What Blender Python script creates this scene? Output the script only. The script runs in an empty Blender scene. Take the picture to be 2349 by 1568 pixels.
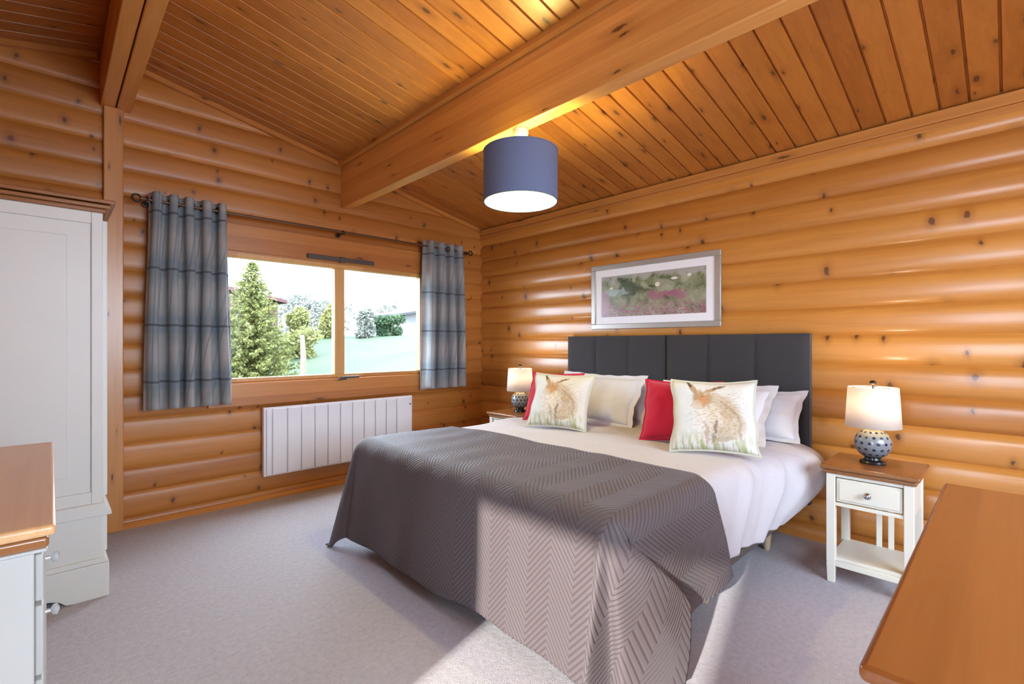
import bpy, math, random
import numpy as np
from math import sin, cos, pi, radians as R
from mathutils import Vector, Matrix, noise as mn

C = bpy.context.scene.collection
sc = bpy.context.scene
random.seed(7)

# ------------------------------------------------------------------ camera
cam_d = bpy.data.cameras.new('camera')
cam_d.sensor_width = 36.0
cam_d.lens = 36.0 * 1100.0 / 2349.0
cam_d.shift_y = 3.5 / 2349.0
cam_d.clip_start = 0.02
cam = bpy.data.objects.new('camera', cam_d)
cam.location = (0, 0, 1.2)
cam.rotation_euler = (R(90), 0, R(46.1 - 90))
C.objects.link(cam)
sc.camera = cam

# ------------------------------------------------------------------ light
world = bpy.data.worlds.new('sky')
sc.world = world
world.use_nodes = True
bg = world.node_tree.nodes['Background']
bg.inputs[0].default_value = (0.78, 0.93, 1.13, 1)
bg.inputs[1].default_value = 9.6

sun_d = bpy.data.lights.new('sun', 'SUN')
sun_d.energy = 6.0
sun_d.color = (1.0, 0.95, 0.87)
sun_d.angle = R(1.0)
sun = bpy.data.objects.new('sun', sun_d)
sun.rotation_euler = Vector((0.968, 0.248, -0.36)).to_track_quat('-Z', 'Y').to_euler()
C.objects.link(sun)

sc.view_settings.view_transform = 'Standard'
sc.view_settings.look = 'None'
sc.view_settings.gamma = 1.0
sc.view_settings.use_curve_mapping = False
sc.view_settings.exposure = 0.94
sc.cycles.use_denoising = True
sc.cycles.max_bounces = 10
sc.cycles.diffuse_bounces = 6
sc.cycles.glossy_bounces = 4
sc.cycles.transparent_max_bounces = 12
sc.cycles.sample_clamp_indirect = 6.0
sc.cycles.caustics_reflective = False
sc.cycles.caustics_refractive = False


def portal(name, loc, rot, sx, sy):
    d = bpy.data.lights.new(name, 'AREA')
    d.shape = 'RECTANGLE'; d.size = sx; d.size_y = sy
    d.energy = 0
    d.cycles.is_portal = True
    o = bpy.data.objects.new(name, d)
    o.location = loc; o.rotation_euler = rot
    C.objects.link(o)


# ------------------------------------------------------------------ materials
class NT:
    """small helper round a node tree"""
    def __init__(s, name):
        s.m = bpy.data.materials.new(name); s.m.use_nodes = True
        s.t = s.m.node_tree; s.n = s.t.nodes; s.l = s.t.links
        s.b = s.n['Principled BSDF']
    def new(s, k, **kw):
        n = s.n.new(k)
        for a, v in kw.items(): setattr(n, a, v)
        return n
    def put(s, sock, v):
        if isinstance(v, (int, float)): sock.default_value = v
        elif isinstance(v, (tuple, list)):
            sock.default_value = tuple(v) + (1,) if len(v) == 3 and sock.type == 'RGBA' else v
        else: s.l.new(v, sock)
    def math(s, op, a, b=0.0, c=None, clamp=False):
        n = s.new('ShaderNodeMath', operation=op, use_clamp=clamp)
        s.put(n.inputs[0], a); s.put(n.inputs[1], b)
        if c is not None: s.put(n.inputs[2], c)
        return n.outputs[0]
    def mix(s, f, a, b, mode='MIX'):
        n = s.new('ShaderNodeMixRGB', blend_type=mode)
        s.put(n.inputs[0], f); s.put(n.inputs[1], a); s.put(n.inputs[2], b)
        return n.outputs[0]
    def step(s, v, lo, hi):
        n = s.new('ShaderNodeMapRange', interpolation_type='SMOOTHSTEP')
        s.put(n.inputs[0], v); n.inputs[1].default_value = lo; n.inputs[2].default_value = hi
        n.inputs[3].default_value = 0 if hi > lo else 1
        n.inputs[4].default_value = 1 if hi > lo else 0
        if hi < lo:
            n.inputs[1].default_value = hi; n.inputs[2].default_value = lo
        return n.outputs[0]
    def obj(s): return s.new('ShaderNodeTexCoord').outputs['Object']
    def uv(s): return s.new('ShaderNodeTexCoord').outputs['UV']
    def sep(s, v):
        n = s.new('ShaderNodeSeparateXYZ'); s.put(n.inputs[0], v); return n.outputs
    def comb(s, x, y, z=0.0):
        n = s.new('ShaderNodeCombineXYZ')
        for i, v in enumerate((x, y, z)): s.put(n.inputs[i], v)
        return n.outputs[0]
    def noise(s, v, scale, detail=3.0, rough=0.55, dist=0.0):
        n = s.new('ShaderNodeTexNoise'); s.put(n.inputs['Vector'], v)
        n.inputs['Scale'].default_value = scale; n.inputs['Detail'].default_value = detail
        n.inputs['Roughness'].default_value = rough; n.inputs['Distortion'].default_value = dist
        return n.outputs[0]
    def ramp(s, f, stops):
        n = s.new('ShaderNodeValToRGB'); s.put(n.inputs[0], f)
        e = n.color_ramp.elements
        while len(e) < len(stops): e.new(0.5)
        for i, (p, c) in enumerate(stops):
            e[i].position = p; e[i].color = tuple(c) + (1,)
        return n.outputs[0]
    def bump(s, h, strength=0.3, dist=0.01):
        n = s.new('ShaderNodeBump'); s.put(n.inputs['Height'], h)
        n.inputs['Strength'].default_value = strength; n.inputs['Distance'].default_value = dist
        s.l.new(n.outputs[0], s.b.inputs['Normal'])
    def fin(s, col=None, rough=0.5, spec=0.5, **kw):
        if col is not None: s.put(s.b.inputs['Base Color'], col)
        s.put(s.b.inputs['Roughness'], rough)
        s.b.inputs['Specular IOR Level'].default_value = spec
        for k, v in kw.items(): s.put(s.b.inputs[k], v)
        return s.m


def plain(name, col, rough=0.5, spec=0.5, var=0.05, vs=6.0, bump=0.0, bs=60.0, **kw):
    t = NT(name)
    n = t.noise(t.obj(), vs, 3)
    c = t.mix(n, tuple(max(0, x * (1 - var)) for x in col), tuple(min(1, x * (1 + var)) for x in col))
    if bump: t.bump(t.noise(t.obj(), bs, 3), bump, 0.004)
    return t.fin(c, rough, spec, **kw)


def pine(name, L='x', W='z', pitch=0.16, off=0.0, light=(.72, .36, .10), dark=(.50, .20, .045),
         rough=0.32, knots=0.45, kL=3.6, kW=6.0, var=0.5, spec=0.5, coat=0.0, cr=0.28):
    """varnished pine: grain along axis L, boards counted along W, scattered knots"""
    t = NT(name)
    ax = dict(zip('xyz', t.sep(t.obj())))
    l, w = ax[L], ax[W]
    d = ax[[a for a in 'xyz' if a not in (L, W)][0]]
    idx = t.math('FLOOR', t.math('DIVIDE', t.math('SUBTRACT', w, off), pitch))
    wn = t.new('ShaderNodeTexWhiteNoise', noise_dimensions='1D'); t.put(wn.inputs['W'], idx)
    rnd = wn.outputs[0]
    l2 = t.math('ADD', l, t.math('MULTIPLY', rnd, 23.0))
    grain = t.noise(t.comb(t.math('MULTIPLY', l2, 1.3), t.math('MULTIPLY', w, 26.0), t.math('MULTIPLY', d, 26.0)), 1.0, 5, .6, .6)
    fine = t.noise(t.comb(t.math('MULTIPLY', l2, 4.0), t.math('MULTIPLY', w, 150.0), t.math('MULTIPLY', d, 150.0)), 1.0, 2)
    g = t.math('ADD', t.math('MULTIPLY', grain, 0.75), t.math('MULTIPLY', fine, 0.25))
    g = t.math('ADD', g, t.math('MULTIPLY', t.math('SUBTRACT', rnd, 0.5), var))
    col = t.ramp(g, [(0.25, dark), (0.5, tuple((a + b) / 2 for a, b in zip(light, dark))), (0.75, light)])
    vo = t.new('ShaderNodeTexVoronoi', voronoi_dimensions='2D')
    wob = t.math('MULTIPLY', t.math('SUBTRACT', t.noise(t.obj(), 22, 3), .5), .16)
    t.put(vo.inputs['Vector'], t.comb(t.math('ADD', t.math('MULTIPLY', l2, kL), wob), t.math('ADD', t.math('MULTIPLY', w, kW), wob)))
    vo.inputs['Scale'].default_value = 1.0
    cs = t.new('ShaderNodeSeparateColor'); t.l.new(vo.outputs['Color'], cs.inputs[0])
    has = t.math('LESS_THAN', cs.outputs[0], knots)
    size = t.math('ADD', t.math('MULTIPLY', cs.outputs[1], 0.9), 0.5)
    dist = t.math('DIVIDE', vo.outputs['Distance'], size)
    halo = t.math('MULTIPLY', t.step(dist, 0.26, 0.06), t.math('MULTIPLY', has, 0.55))
    core = t.math('MULTIPLY', t.step(dist, 0.085, 0.045), t.math('MULTIPLY', has, 0.85))
    col = t.mix(halo, col, tuple(x * .72 for x in dark))
    col = t.mix(core, col, (.09, .028, .01))
    t.bump(g, 0.08, 0.003)
    t.fin(col, rough, spec)
    if coat: t.b.inputs['Coat Weight'].default_value = coat; t.b.inputs['Coat Roughness'].default_value = cr
    return t.m


LT, DK = (.70, .335, .085), (.47, .18, .036)
M = {}
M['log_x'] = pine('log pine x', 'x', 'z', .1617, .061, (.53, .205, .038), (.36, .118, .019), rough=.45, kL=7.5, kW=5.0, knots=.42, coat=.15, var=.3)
M['log_y'] = pine('log pine y', 'y', 'z', .1666, .084, (.60, .250, .048), (.42, .148, .023), rough=.36, kL=6.0, kW=3.6, knots=.5, coat=.6, cr=.20, var=.45)
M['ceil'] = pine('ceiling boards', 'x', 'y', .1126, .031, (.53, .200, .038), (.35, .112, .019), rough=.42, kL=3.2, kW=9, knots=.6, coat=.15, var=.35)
M['beam'] = pine('beam pine', 'y', 'z', .045, .0, (.80, .40, .115), (.60, .26, .065), rough=.38, kL=1.6, kW=8, knots=.3, coat=.15, var=.35)
M['post'] = pine('post pine', 'z', 'x', .3, .0, (.62, .29, .09), (.48, .19, .05), rough=.3, kL=3, kW=12, knots=.35, coat=.3, var=.2)
M['trim_x'] = pine('trim pine x', 'x', 'z', .4, .0, (.56, .22, .05), (.41, .14, .027), rough=.35, knots=.25, kL=2, kW=9, coat=.2)
M['trim_y'] = pine('trim pine y', 'y', 'z', .4, .0, (.58, .245, .06), (.43, .155, .032), rough=.35, knots=.25, kL=2, kW=9, coat=.2)
M['frame'] = pine('window frame pine', 'z', 'x', .5, .0, (.66, .36, .12), (.50, .24, .07), rough=.4, knots=.0)
M['oak'] = pine('oak top', 'x', 'y', .12, .0, (.32, .130, .040), (.23, .085, .024), rough=.24, knots=.03, var=.25, coat=.4)
M['oak_y'] = pine('oak top y', 'y', 'x', .12, .0, (.74, .46, .23), (.60, .34, .15), rough=.36, knots=.0, var=.2, coat=.2)
M['oak_x'] = pine('oak table top', 'x', 'y', .14, .0, (.38, .135, .032), (.28, .088, .018), rough=.35, knots=.06, kL=1.5, kW=5, var=.3, coat=.15)
M['cream'] = plain('cream painted wood', (.74, .71, .62), .42, var=.03)
M['white_paint'] = plain('pale grey painted wood', (.66, .655, .62), .42, var=.03)
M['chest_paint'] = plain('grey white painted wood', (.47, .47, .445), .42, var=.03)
M['white'] = plain('white enamel', (.82, .80, .82), .4, var=.02)
M['dark_metal'] = plain('dark bronze', (.035, .022, .018), .4, Metallic=.6)
M['rod'] = plain('brown rod', (.12, .06, .035), .35, Metallic=.4)
M['vent'] = plain('brown vent', (.075, .05, .042), .5)
M['chrome'] = plain('knob metal', (.55, .55, .56), .2, Metallic=1.0)
M['crystal'] = plain('clear knob', (.7, .72, .74), .08, Metallic=.5)
M['plastic'] = plain('white plastic', (.85, .83, .80), .35, var=.02)
M['frame_ply'] = plain('bed rail', (.09, .075, .065), .7, var=.1)
M['leg_wood'] = plain('leg wood', (.55, .42, .28), .5, var=.1)
M['mattress'] = plain('mattress ticking', (.8, .78, .76), .8, bump=.1)
M['black'] = plain('near black', (.012, .012, .014), .25)


def carpet():
    t = NT('carpet')
    o = t.obj()
    n = t.noise(o, 260, 2); n2 = t.noise(o, 45, 3); n3 = t.noise(o, 2.2, 2)
    k = t.math('ADD', t.math('MULTIPLY', n, .6), t.math('MULTIPLY', n2, .4))
    c = t.ramp(k, [(.3, (.37, .345, .375)), (.5, (.49, .46, .50)), (.7, (.59, .565, .60))])
    c = t.mix(t.math('MULTIPLY', n3, .12), c, (.42, .39, .42))
    t.bump(k, .7, .008)
    return t.fin(c, .95, .1)
M['carpet'] = carpet()


def linen(name, col, sc_=.12, var=.06):
    t = NT(name)
    o = t.obj()
    c = t.mix(t.noise(o, 5, 3), tuple(x * (1 - var) for x in col), col)
    t.bump(t.noise(o, 9, 5, .6, .8), sc_, .02)
    return t.fin(c, .85, .15, **{'Sheen Weight': .2})
M['duvet'] = linen('white duvet cotton', (.57, .53, .555), .5)
M['pillow'] = linen('white pillow cotton', (.68, .66, .69), .4)


def fabric(name, col, weave=420, bs=.3, rough=.9):
    t = NT(name)
    o = t.obj()
    n = t.noise(o, weave, 2)
    c = t.mix(n, tuple(x * .78 for x in col), tuple(x * 1.2 for x in col))
    t.bump(n, bs, .002)
    return t.fin(c, rough, .15, **{'Sheen Weight': .25})
M['headboard'] = fabric('charcoal upholstery', (.042, .039, .042))
M['crimson'] = fabric('crimson cotton', (.46, .012, .045), 500, .15)


def throw_mat():
    t = NT('quilted grey throw')
    u = t.sep(t.uv())
    # zig-zag quilting: rows offset by a triangle wave across the cloth
    tri = t.math('PINGPONG', u[0], .11)
    ph = t.math('ADD', u[1], t.math('MULTIPLY', tri, 1.15))
    row = t.math('PINGPONG', ph, .0125)
    h = t.step(row, 0.0, .0075)
    c = t.mix(h, (.080, .060, .062), (.118, .092, .096))
    c = t.mix(t.math('MULTIPLY', t.noise(t.obj(), 3, 3), .25), c, (.075, .055, .060))
    t.bump(t.math('POWER', h, .8), .42, .007)
    return t.fin(c, .66, .35, **{'Sheen Weight': .16, 'Sheen Roughness': .35, 'Sheen Tint': (.8, .88, 1, 1)})
M['throw'] = throw_mat()


def plaid():
    t = NT('blue grey check curtain')
    u = t.sep(t.uv())
    def line(v, per, off, w):
        p = t.math('FRACT', t.math('DIVIDE', t.math('ADD', v, off), per))
        d = t.math('ABSOLUTE', t.math('SUBTRACT', p, .5))
        return t.step(d, w / per, w / per * .5)
    def band(v, per, off, lo, hi):
        p = t.math('FRACT', t.math('DIVIDE', t.math('ADD', v, off), per))
        d = t.math('ABSOLUTE', t.math('SUBTRACT', p, .5))
        return t.step(d, hi, lo)
    c = t.mix(band(u[0], .23, .03, .12, .26), (.32, .345, .35), (.48, .46, .44))
    c = t.mix(t.math('MULTIPLY', band(u[1], .37, .245, .08, .30), .55), c, (.56, .52, .50))
    c = t.mix(t.math('MULTIPLY', band(u[1], .37, .065, .10, .22), .55), c, (.20, .26, .31))
    c = t.mix(t.math('MULTIPLY', line(u[0], .115, .0, .006), .6), c, (.16, .17, .20))
    c = t.mix(t.math('MULTIPLY', line(u[0], .23, .10, .010), .5), c, (.22, .28, .34))
    c = t.mix(t.math('MULTIPLY', line(u[1], .37, .06, .010), .85), c, (.085, .08, .095))
    c = t.mix(t.math('MULTIPLY', t.noise(t.comb(t.math('MULTIPLY', u[0], 300), t.math('MULTIPLY', u[1], 40)), 1, 2), .25), c, (.40, .42, .45))
    m = t.fin(c, .9, .1, **{'Sheen Weight': .2})
    tr = t.new('ShaderNodeBsdfTranslucent'); t.l.new(c, tr.inputs[0])
    mx = t.new('ShaderNodeMixShader'); mx.inputs[0].default_value = .28
    t.l.new(t.b.outputs[0], mx.inputs[1]); t.l.new(tr.outputs[0], mx.inputs[2])
    t.l.new(mx.outputs[0], t.n['Material Output'].inputs[0])
    return m
M['plaid'] = plaid()


def glass_mat():
    t = NT('window glass')
    tr = t.new('ShaderNodeBsdfTransparent'); tr.inputs[0].default_value = (.97, .985, .98, 1)
    gl = t.new('ShaderNodeBsdfGlossy'); gl.inputs['Roughness'].default_value = .02
    mx = t.new('ShaderNodeMixShader'); mx.inputs[0].default_value = .0025
    t.l.new(tr.outputs[0], mx.inputs[1]); t.l.new(gl.outputs[0], mx.inputs[2])
    t.l.new(mx.outputs[0], t.n['Material Output'].inputs[0])
    t.n.remove(t.b)
    return t.m
M['glass'] = glass_mat()


def shade_mat(name, col, trans, inner=None):
    """lamp shade cloth: part diffuse, part translucent"""
    t = NT(name)
    n = t.noise(t.obj(), 300, 2)
    c = t.mix(n, tuple(x * .93 for x in col), col)
    t.put(t.b.inputs['Base Color'], c); t.b.inputs['Roughness'].default_value = .9
    t.b.inputs['Specular IOR Level'].default_value = .1
    tr = t.new('ShaderNodeBsdfTranslucent'); t.l.new(c, tr.inputs[0])
    mx = t.new('ShaderNodeMixShader'); mx.inputs[0].default_value = trans
    t.l.new(t.b.outputs[0], mx.inputs[1]); t.l.new(tr.outputs[0], mx.inputs[2])
    t.l.new(mx.outputs[0], t.n['Material Output'].inputs[0])
    return t.m
M['shade_white'] = shade_mat('cream lamp shade', (.88, .80, .72), .45)
M['shade_blue'] = shade_mat('slate blue shade', (.135, .165, .275), .02)
M['shade_lining'] = shade_mat('white shade lining', (.74, .68, .30), .05)


def emit(name, col, s):
    t = NT(name)
    t.b.inputs['Base Color'].default_value = (0.8, 0.8, 0.8, 1)
    t.b.inputs['Emission Color'].default_value = tuple(col) + (1,)
    t.b.inputs['Emission Strength'].default_value = s
    return t.m
M['bulb'] = emit('lit bulb', (1, .92, .33), 560)
M['bulb_table'] = emit('lit table bulb', (1, .86, .68), 5)


def lamp_ceramic():
    t = NT('spotted grey glaze with painted glow')
    u = t.sep(t.uv())
    row = t.math('FLOOR', t.math('MULTIPLY', u[1], 7.0))
    sh = t.math('MULTIPLY', t.math('MODULO', row, 2.0), .5)
    fx = t.math('SUBTRACT', t.math('FRACT', t.math('ADD', t.math('MULTIPLY', u[0], 14.0), sh)), .5)
    fy = t.math('SUBTRACT', t.math('FRACT', t.math('MULTIPLY', u[1], 7.0)), .5)
    d = t.math('SQRT', t.math('ADD', t.math('MULTIPLY', fx, fx), t.math('MULTIPLY', fy, fy)))
    dot = t.step(d, .27, .19)
    base = t.ramp(u[1], [(.0, (.06, .08, .10)), (.25, (.15, .17, .20)), (.6, (.24, .25, .26)), (.85, (.40, .33, .16)), (1, (.44, .35, .15))])  # upper yellow is the lamp's glow, painted into the glaze colour
    c = t.mix(dot, base, (.02, .028, .06))
    t.bump(t.math('SUBTRACT', 1.0, dot), .6, .004)
    return t.fin(c, .18, .6)
M['ceramic'] = lamp_ceramic()


def ell(t, ux, uy, cx, cy, rx, ry, rot=0.0, soft=.25):
    """soft ellipse mask in uv space"""
    dx = t.math('SUBTRACT', ux, cx); dy = t.math('SUBTRACT', uy, cy)
    c_, s_ = cos(rot), sin(rot)
    a = t.math('ADD', t.math('MULTIPLY', dx, c_ / rx), t.math('MULTIPLY', dy, s_ / rx))
    b = t.math('ADD', t.math('MULTIPLY', dx, -s_ / ry), t.math('MULTIPLY', dy, c_ / ry))
    d = t.math('SQRT', t.math('ADD', t.math('MULTIPLY', a, a), t.math('MULTIPLY', b, b)))
    return t.step(d, 1 + soft, 1 - soft)


def hare_mat():
    t = NT('linen with hare print')
    uv = t.uv(); u = t.sep(uv)
    nx = t.math('MULTIPLY', t.math('SUBTRACT', t.noise(uv, 9, 4), .5), .10)
    ny = t.math('MULTIPLY', t.math('SUBTRACT', t.noise(t.comb(u[1], u[0], 3.0), 9, 4), .5), .10)
    x = t.math('ADD', u[0], nx); y = t.math('ADD', u[1], ny)
    c = t.mix(t.noise(uv, 3, 3), (.60, .56, .52), (.67, .64, .62))
    c = t.mix(t.math('MULTIPLY', ell(t, x, y, .16, .55, .13, .5, 0, .6), .5), c, (.60, .66, .72))
    fur, fur2, dk = (.40, .24, .12), (.46, .34, .22), (.08, .05, .04)
    def add(m, s, col):
        nonlocal c
        c = t.mix(t.math('MULTIPLY', m, s), c, col)
    hatch = t.noise(t.comb(t.math('MULTIPLY', u[0], 14), t.math('MULTIPLY', u[1], 40)), 1.4, 4)
    # grass at the foot of the print
    gm = t.math('MULTIPLY', t.step(y, .34, .02), t.step(t.noise(t.comb(t.math('MULTIPLY', u[0], 22), t.math('MULTIPLY', u[1], 4)), 1, 3), .42, .6))
    add(gm, .85, (.30, .33, .10))
    # body, haunch, chest, head
    add(ell(t, x, y, .55, .62, .27, .14, -.55), .75, fur2)
    add(ell(t, x, y, .66, .36, .20, .20, 0), .75, fur2)
    add(ell(t, x, y, .47, .45, .12, .20, .2), .6, (.72, .64, .56))
    add(ell(t, x, y, .36, .70, .11, .12, .3), .85, fur)
    add(ell(t, x, y, .30, .62, .06, .06, .3), .7, (.60, .50, .40))
    # ears
    add(ell(t, x, y, .27, .85, .035, .10, .45), .9, fur)
    add(ell(t, x, y, .235, .92, .022, .05, .45), .9, dk)
    add(ell(t, x, y, .50, .84, .13, .030, .5), .9, fur)
    add(ell(t, x, y, .57, .88, .09, .018, .5), .75, dk)
    # legs, feet, back line, eye
    add(ell(t, x, y, .43, .22, .025, .17, .1), .7, (.40, .28, .2))
    add(ell(t, x, y, .52, .24, .022, .16, -.15), .8, (.22, .16, .13))
    add(ell(t, x, y, .62, .15, .14, .03, .1), .7, (.40, .30, .2))
    add(ell(t, x, y, .70, .55, .16, .016, -.75), .6, (.30, .22, .16))
    add(ell(t, x, y, .80, .30, .016, .18, .1), .6, (.34, .27, .18))
    add(ell(t, x, y, .36, .73, .016, .016, 0), .95, dk)
    fm = ell(t, x, y, .55, .52, .34, .40, 0, .4)
    add(t.math('MULTIPLY', fm, t.step(hatch, .50, .62)), .55, (.33, .21, .11))
    add(t.math('MULTIPLY', fm, t.step(t.noise(uv, 16, 4), .55, .68)), .5, (.62, .56, .48))
    add(ell(t, x, y, .37, .67, .05, .09, .2), .5, (.60, .25, .10))
    t.bump(t.noise(t.obj(), 400, 2), .15, .002)
    return t.fin(c, .9, .15)
M['hare'] = hare_mat()
M['linen_back'] = fabric('plain linen', (.56, .50, .42), 300, .1)


def picture_mat():
    t = NT('heather moorland print')
    uv = t.uv(); u = t.sep(uv)
    wv = t.comb(t.math('MULTIPLY', u[0], 2.6), u[1])
    n1 = t.noise(wv, 4, 5, .6, .6); n2 = t.noise(wv, 14, 4, .6); n3 = t.noise(wv, 40, 2)
    c = t.ramp(n1, [(.30, (.07, .085, .05)), (.45, (.20, .22, .12)), (.58, (.30, .30, .20)), (.72, (.40, .40, .30))])
    y = t.math('ADD', u[1], t.math('MULTIPLY', t.math('SUBTRACT', n1, .5), .5))
    c = t.mix(t.math('MULTIPLY', t.step(y, .82, .95), .7), c, (.42, .40, .38))
    c = t.mix(t.math('MULTIPLY', ell(t, u[0], y, .28, .66, .10, .20, 0, .3), .8), c, (.05, .07, .04))
    c = t.mix(t.math('MULTIPLY', ell(t, u[0], y, .40, .60, .16, .06, 0, .4), .7), c, (.06, .07, .04))
    c = t.mix(t.math('MULTIPLY', ell(t, u[0], y, .15, .60, .14, .08, 0, .4), .6), c, (.42, .52, .48))
    pk = t.math('MULTIPLY', t.step(y, .42, .12), t.step(n2, .42, .58))
    c = t.mix(t.math('MULTIPLY', pk, .8), c, (.34, .11, .18))
    c = t.mix(t.math('MULTIPLY', ell(t, u[0], y, .62, .47, .14, .10, 0, .3), .85), c, (.34, .13, .18))
    c = t.mix(t.math('MULTIPLY', ell(t, u[0], y, .76, .46, .08, .10, 0, .3), .75), c, (.32, .12, .18))
    c = t.mix(t.math('MULTIPLY', ell(t, u[0], y, .03, .30, .06, .35, 0, .3), .7), c, (.40, .20, .28))
    c = t.mix(t.math('MULTIPLY', t.math('MULTIPLY', t.step(y, .40, .1), t.step(n3, .58, .66)), .7), c, (.72, .58, .66))
    for (a, b, w, h) in ((.575, .70, .022, .05), (.73, .80, .03, .03), (.86, .84, .018, .035), (.11, .70, .016, .03)):
        c = t.mix(ell(t, u[0], u[1], a, b, w, h, 0, .15), c, (.72, .68, .60))
    return t.fin(c, .25, .4)
M['print'] = picture_mat()
M['mat_board'] = plain('white mount', (.84, .82, .83), .6, var=.01)
M['silver_frame'] = plain('champagne frame', (.40, .36, .32), .35, Metallic=.35, var=.08)


# ------------------------------------------------------------------ mesh helpers
class MB:
    def __init__(s): s.v = []; s.f = []; s.uv = None; s.mi = []
    def add(s, vs, fs, mi=0):
        o = len(s.v); s.v += [tuple(p) for p in vs]
        s.f += [tuple(i + o for i in f) for f in fs]; s.mi += [mi] * len(fs); return s
    def box(s, x0, x1, y0, y1, z0, z1, mi=0):
        vs = [(x, y, z) for z in (z0, z1) for y in (y0, y1) for x in (x0, x1)]
        return s.add(vs, [(0, 2, 3, 1), (4, 5, 7, 6), (0, 1, 5, 4), (2, 6, 7, 3), (0, 4, 6, 2), (1, 3, 7, 5)], mi)
    def taper(s, x0, x1, y0, y1, z0, z1, k, mi=0):
        """box whose bottom is shrunk by factor k"""
        cx, cy = (x0 + x1) / 2, (y0 + y1) / 2
        vs = [((cx + (x - cx) * k), (cy + (y - cy) * k), z0) for y in (y0, y1) for x in (x0, x1)]
        vs += [(x, y, z1) for y in (y0, y1) for x in (x0, x1)]
        return s.add(vs, [(0, 2, 3, 1), (4, 5, 7, 6), (0, 1, 5, 4), (2, 6, 7, 3), (0, 4, 6, 2), (1, 3, 7, 5)], mi)
    def lathe(s, prof, c=(0, 0, 0), n=40, caps=True, axis='z', mi=0):
        vs = []
        for r, z in prof:
            for i in range(n):
                a = 2 * pi * i / n
                p = (r * cos(a), r * sin(a), z)
                if axis == 'x': p = (p[2], p[0], p[1])
                if axis == 'y': p = (p[0], p[2], p[1])
                vs.append((p[0] + c[0], p[1] + c[1], p[2] + c[2]))
        fs = [(j * n + i, j * n + (i + 1) % n, (j + 1) * n + (i + 1) % n, (j + 1) * n + i)
              for j in range(len(prof) - 1) for i in range(n)]
        if caps:
            fs.append(tuple(range(n))[::-1]); k = (len(prof) - 1) * n; fs.append(tuple(range(k, k + n)))
        return s.add(vs, fs, mi)
    def tube(s, pts, r, n=10, mi=0):
        vs = []; pts = [Vector(p) for p in pts]
        for i, p in enumerate(pts):
            t = (pts[min(i + 1, len(pts) - 1)] - pts[max(i - 1, 0)]).normalized()
            a = t.cross(Vector((0, 0, 1)))
            if a.length < .1: a = t.cross(Vector((0, 1, 0)))
            a.normalize(); b = t.cross(a)
            rr = r[i] if isinstance(r, (list, tuple)) else r
            for k in range(n):
                g = 2 * pi * k / n
                vs.append(p + a * rr * cos(g) + b * rr * sin(g))
        m = len(pts)
        fs = [(j * n + i, j * n + (i + 1) % n, (j + 1) * n + (i + 1) % n, (j + 1) * n + i) for j in range(m - 1) for i in range(n)]
        fs += [tuple(range(n))[::-1], tuple(range((m - 1) * n, m * n))]
        return s.add(vs, fs, mi)
    def prism(s, poly, axis, a, b, mi=0):
        """closed 2D outline extruded along an axis; outline uses the other two axes in order"""
        n = len(poly)
        def mk(p, t):
            return {'x': (t, p[0], p[1]), 'y': (p[0], t, p[1]), 'z': (p[0], p[1], t)}[axis]
        vs = [mk(p, a) for p in poly] + [mk(p, b) for p in poly]
        fs = [(i, (i + 1) % n, n + (i + 1) % n, n + i) for i in range(n)]
        fs += [tuple(range(n))[::-1], tuple(range(n, 2 * n))]
        return s.add(vs, fs, mi)
    def grid(s, P, uvs=None, mi=0):
        """P[i][j] array of points"""
        m, n = len(P), len(P[0])
        o = len(s.v)
        s.add([p for row in P for p in row],
              [(i * n + j, i * n + j + 1, (i + 1) * n + j + 1, (i + 1) * n + j) for i in range(m - 1) for j in range(n - 1)], mi)
        if uvs is not None:
            if s.uv is None: s.uv = {}
            k = 0
            for row in uvs:
                for q in row: s.uv[o + k] = q; k += 1
        return s
    def build(s, name, mat, parent=None, smooth=None, bevel=0, seg=2, M4=None, fixn=True):
        me = bpy.data.meshes.new(name)
        me.from_pydata(s.v, [], s.f)
        for m_ in (mat if isinstance(mat, (list, tuple)) else [mat]): me.materials.append(m_)
        for p, i in zip(me.polygons, s.mi): p.material_index = i
        if s.uv is not None:
            l = me.uv_layers.new(name='uv')
            for lp in me.loops: l.data[lp.index].uv = s.uv.get(lp.vertex_index, (0, 0))
        if M4 is not None: me.transform(M4)
        me.validate()
        if fixn:
            import bmesh
            b = bmesh.new(); b.from_mesh(me); bmesh.ops.recalc_face_normals(b, faces=b.faces); b.to_mesh(me); b.free()
        if smooth is not None:
            me.polygons.foreach_set('use_smooth', [True] * len(me.polygons))
            if smooth < 179: me.set_sharp_from_angle(angle=R(smooth))
        o = bpy.data.objects.new(name, me); C.objects.link(o)
        if parent is not None: o.parent = parent
        if bevel:
            b = o.modifiers.new('bevel', 'BEVEL'); b.width = bevel; b.segments = seg; b.limit_method = 'ANGLE'; b.angle_limit = R(35)
            me.polygons.foreach_set('use_smooth', [True] * len(me.polygons)); me.set_sharp_from_angle(angle=R(60))
        return o


def tag(o, label=None, cat=None, group=None, kind=None):
    if label: o['label'] = label
    if cat: o['category'] = cat
    if group: o['group'] = group
    if kind: o['kind'] = kind
    return o


def thing(name, label, cat, loc=(0, 0, 0), rz=0, group=None):
    o = bpy.data.objects.new(name, None); C.objects.link(o)
    o.location = loc; o.rotation_euler = (0, 0, rz); o.empty_display_size = .1
    return tag(o, label, cat, group)


def struct(mb, name, mat, label, cat, **kw):
    return tag(mb.build(name, mat, **kw), label, cat, kind='structure')


def copy_tree(o, parent=None):
    c = o.copy(); C.objects.link(c); c.parent = parent
    for ch in list(o.children): copy_tree(ch, c)
    return c


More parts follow.
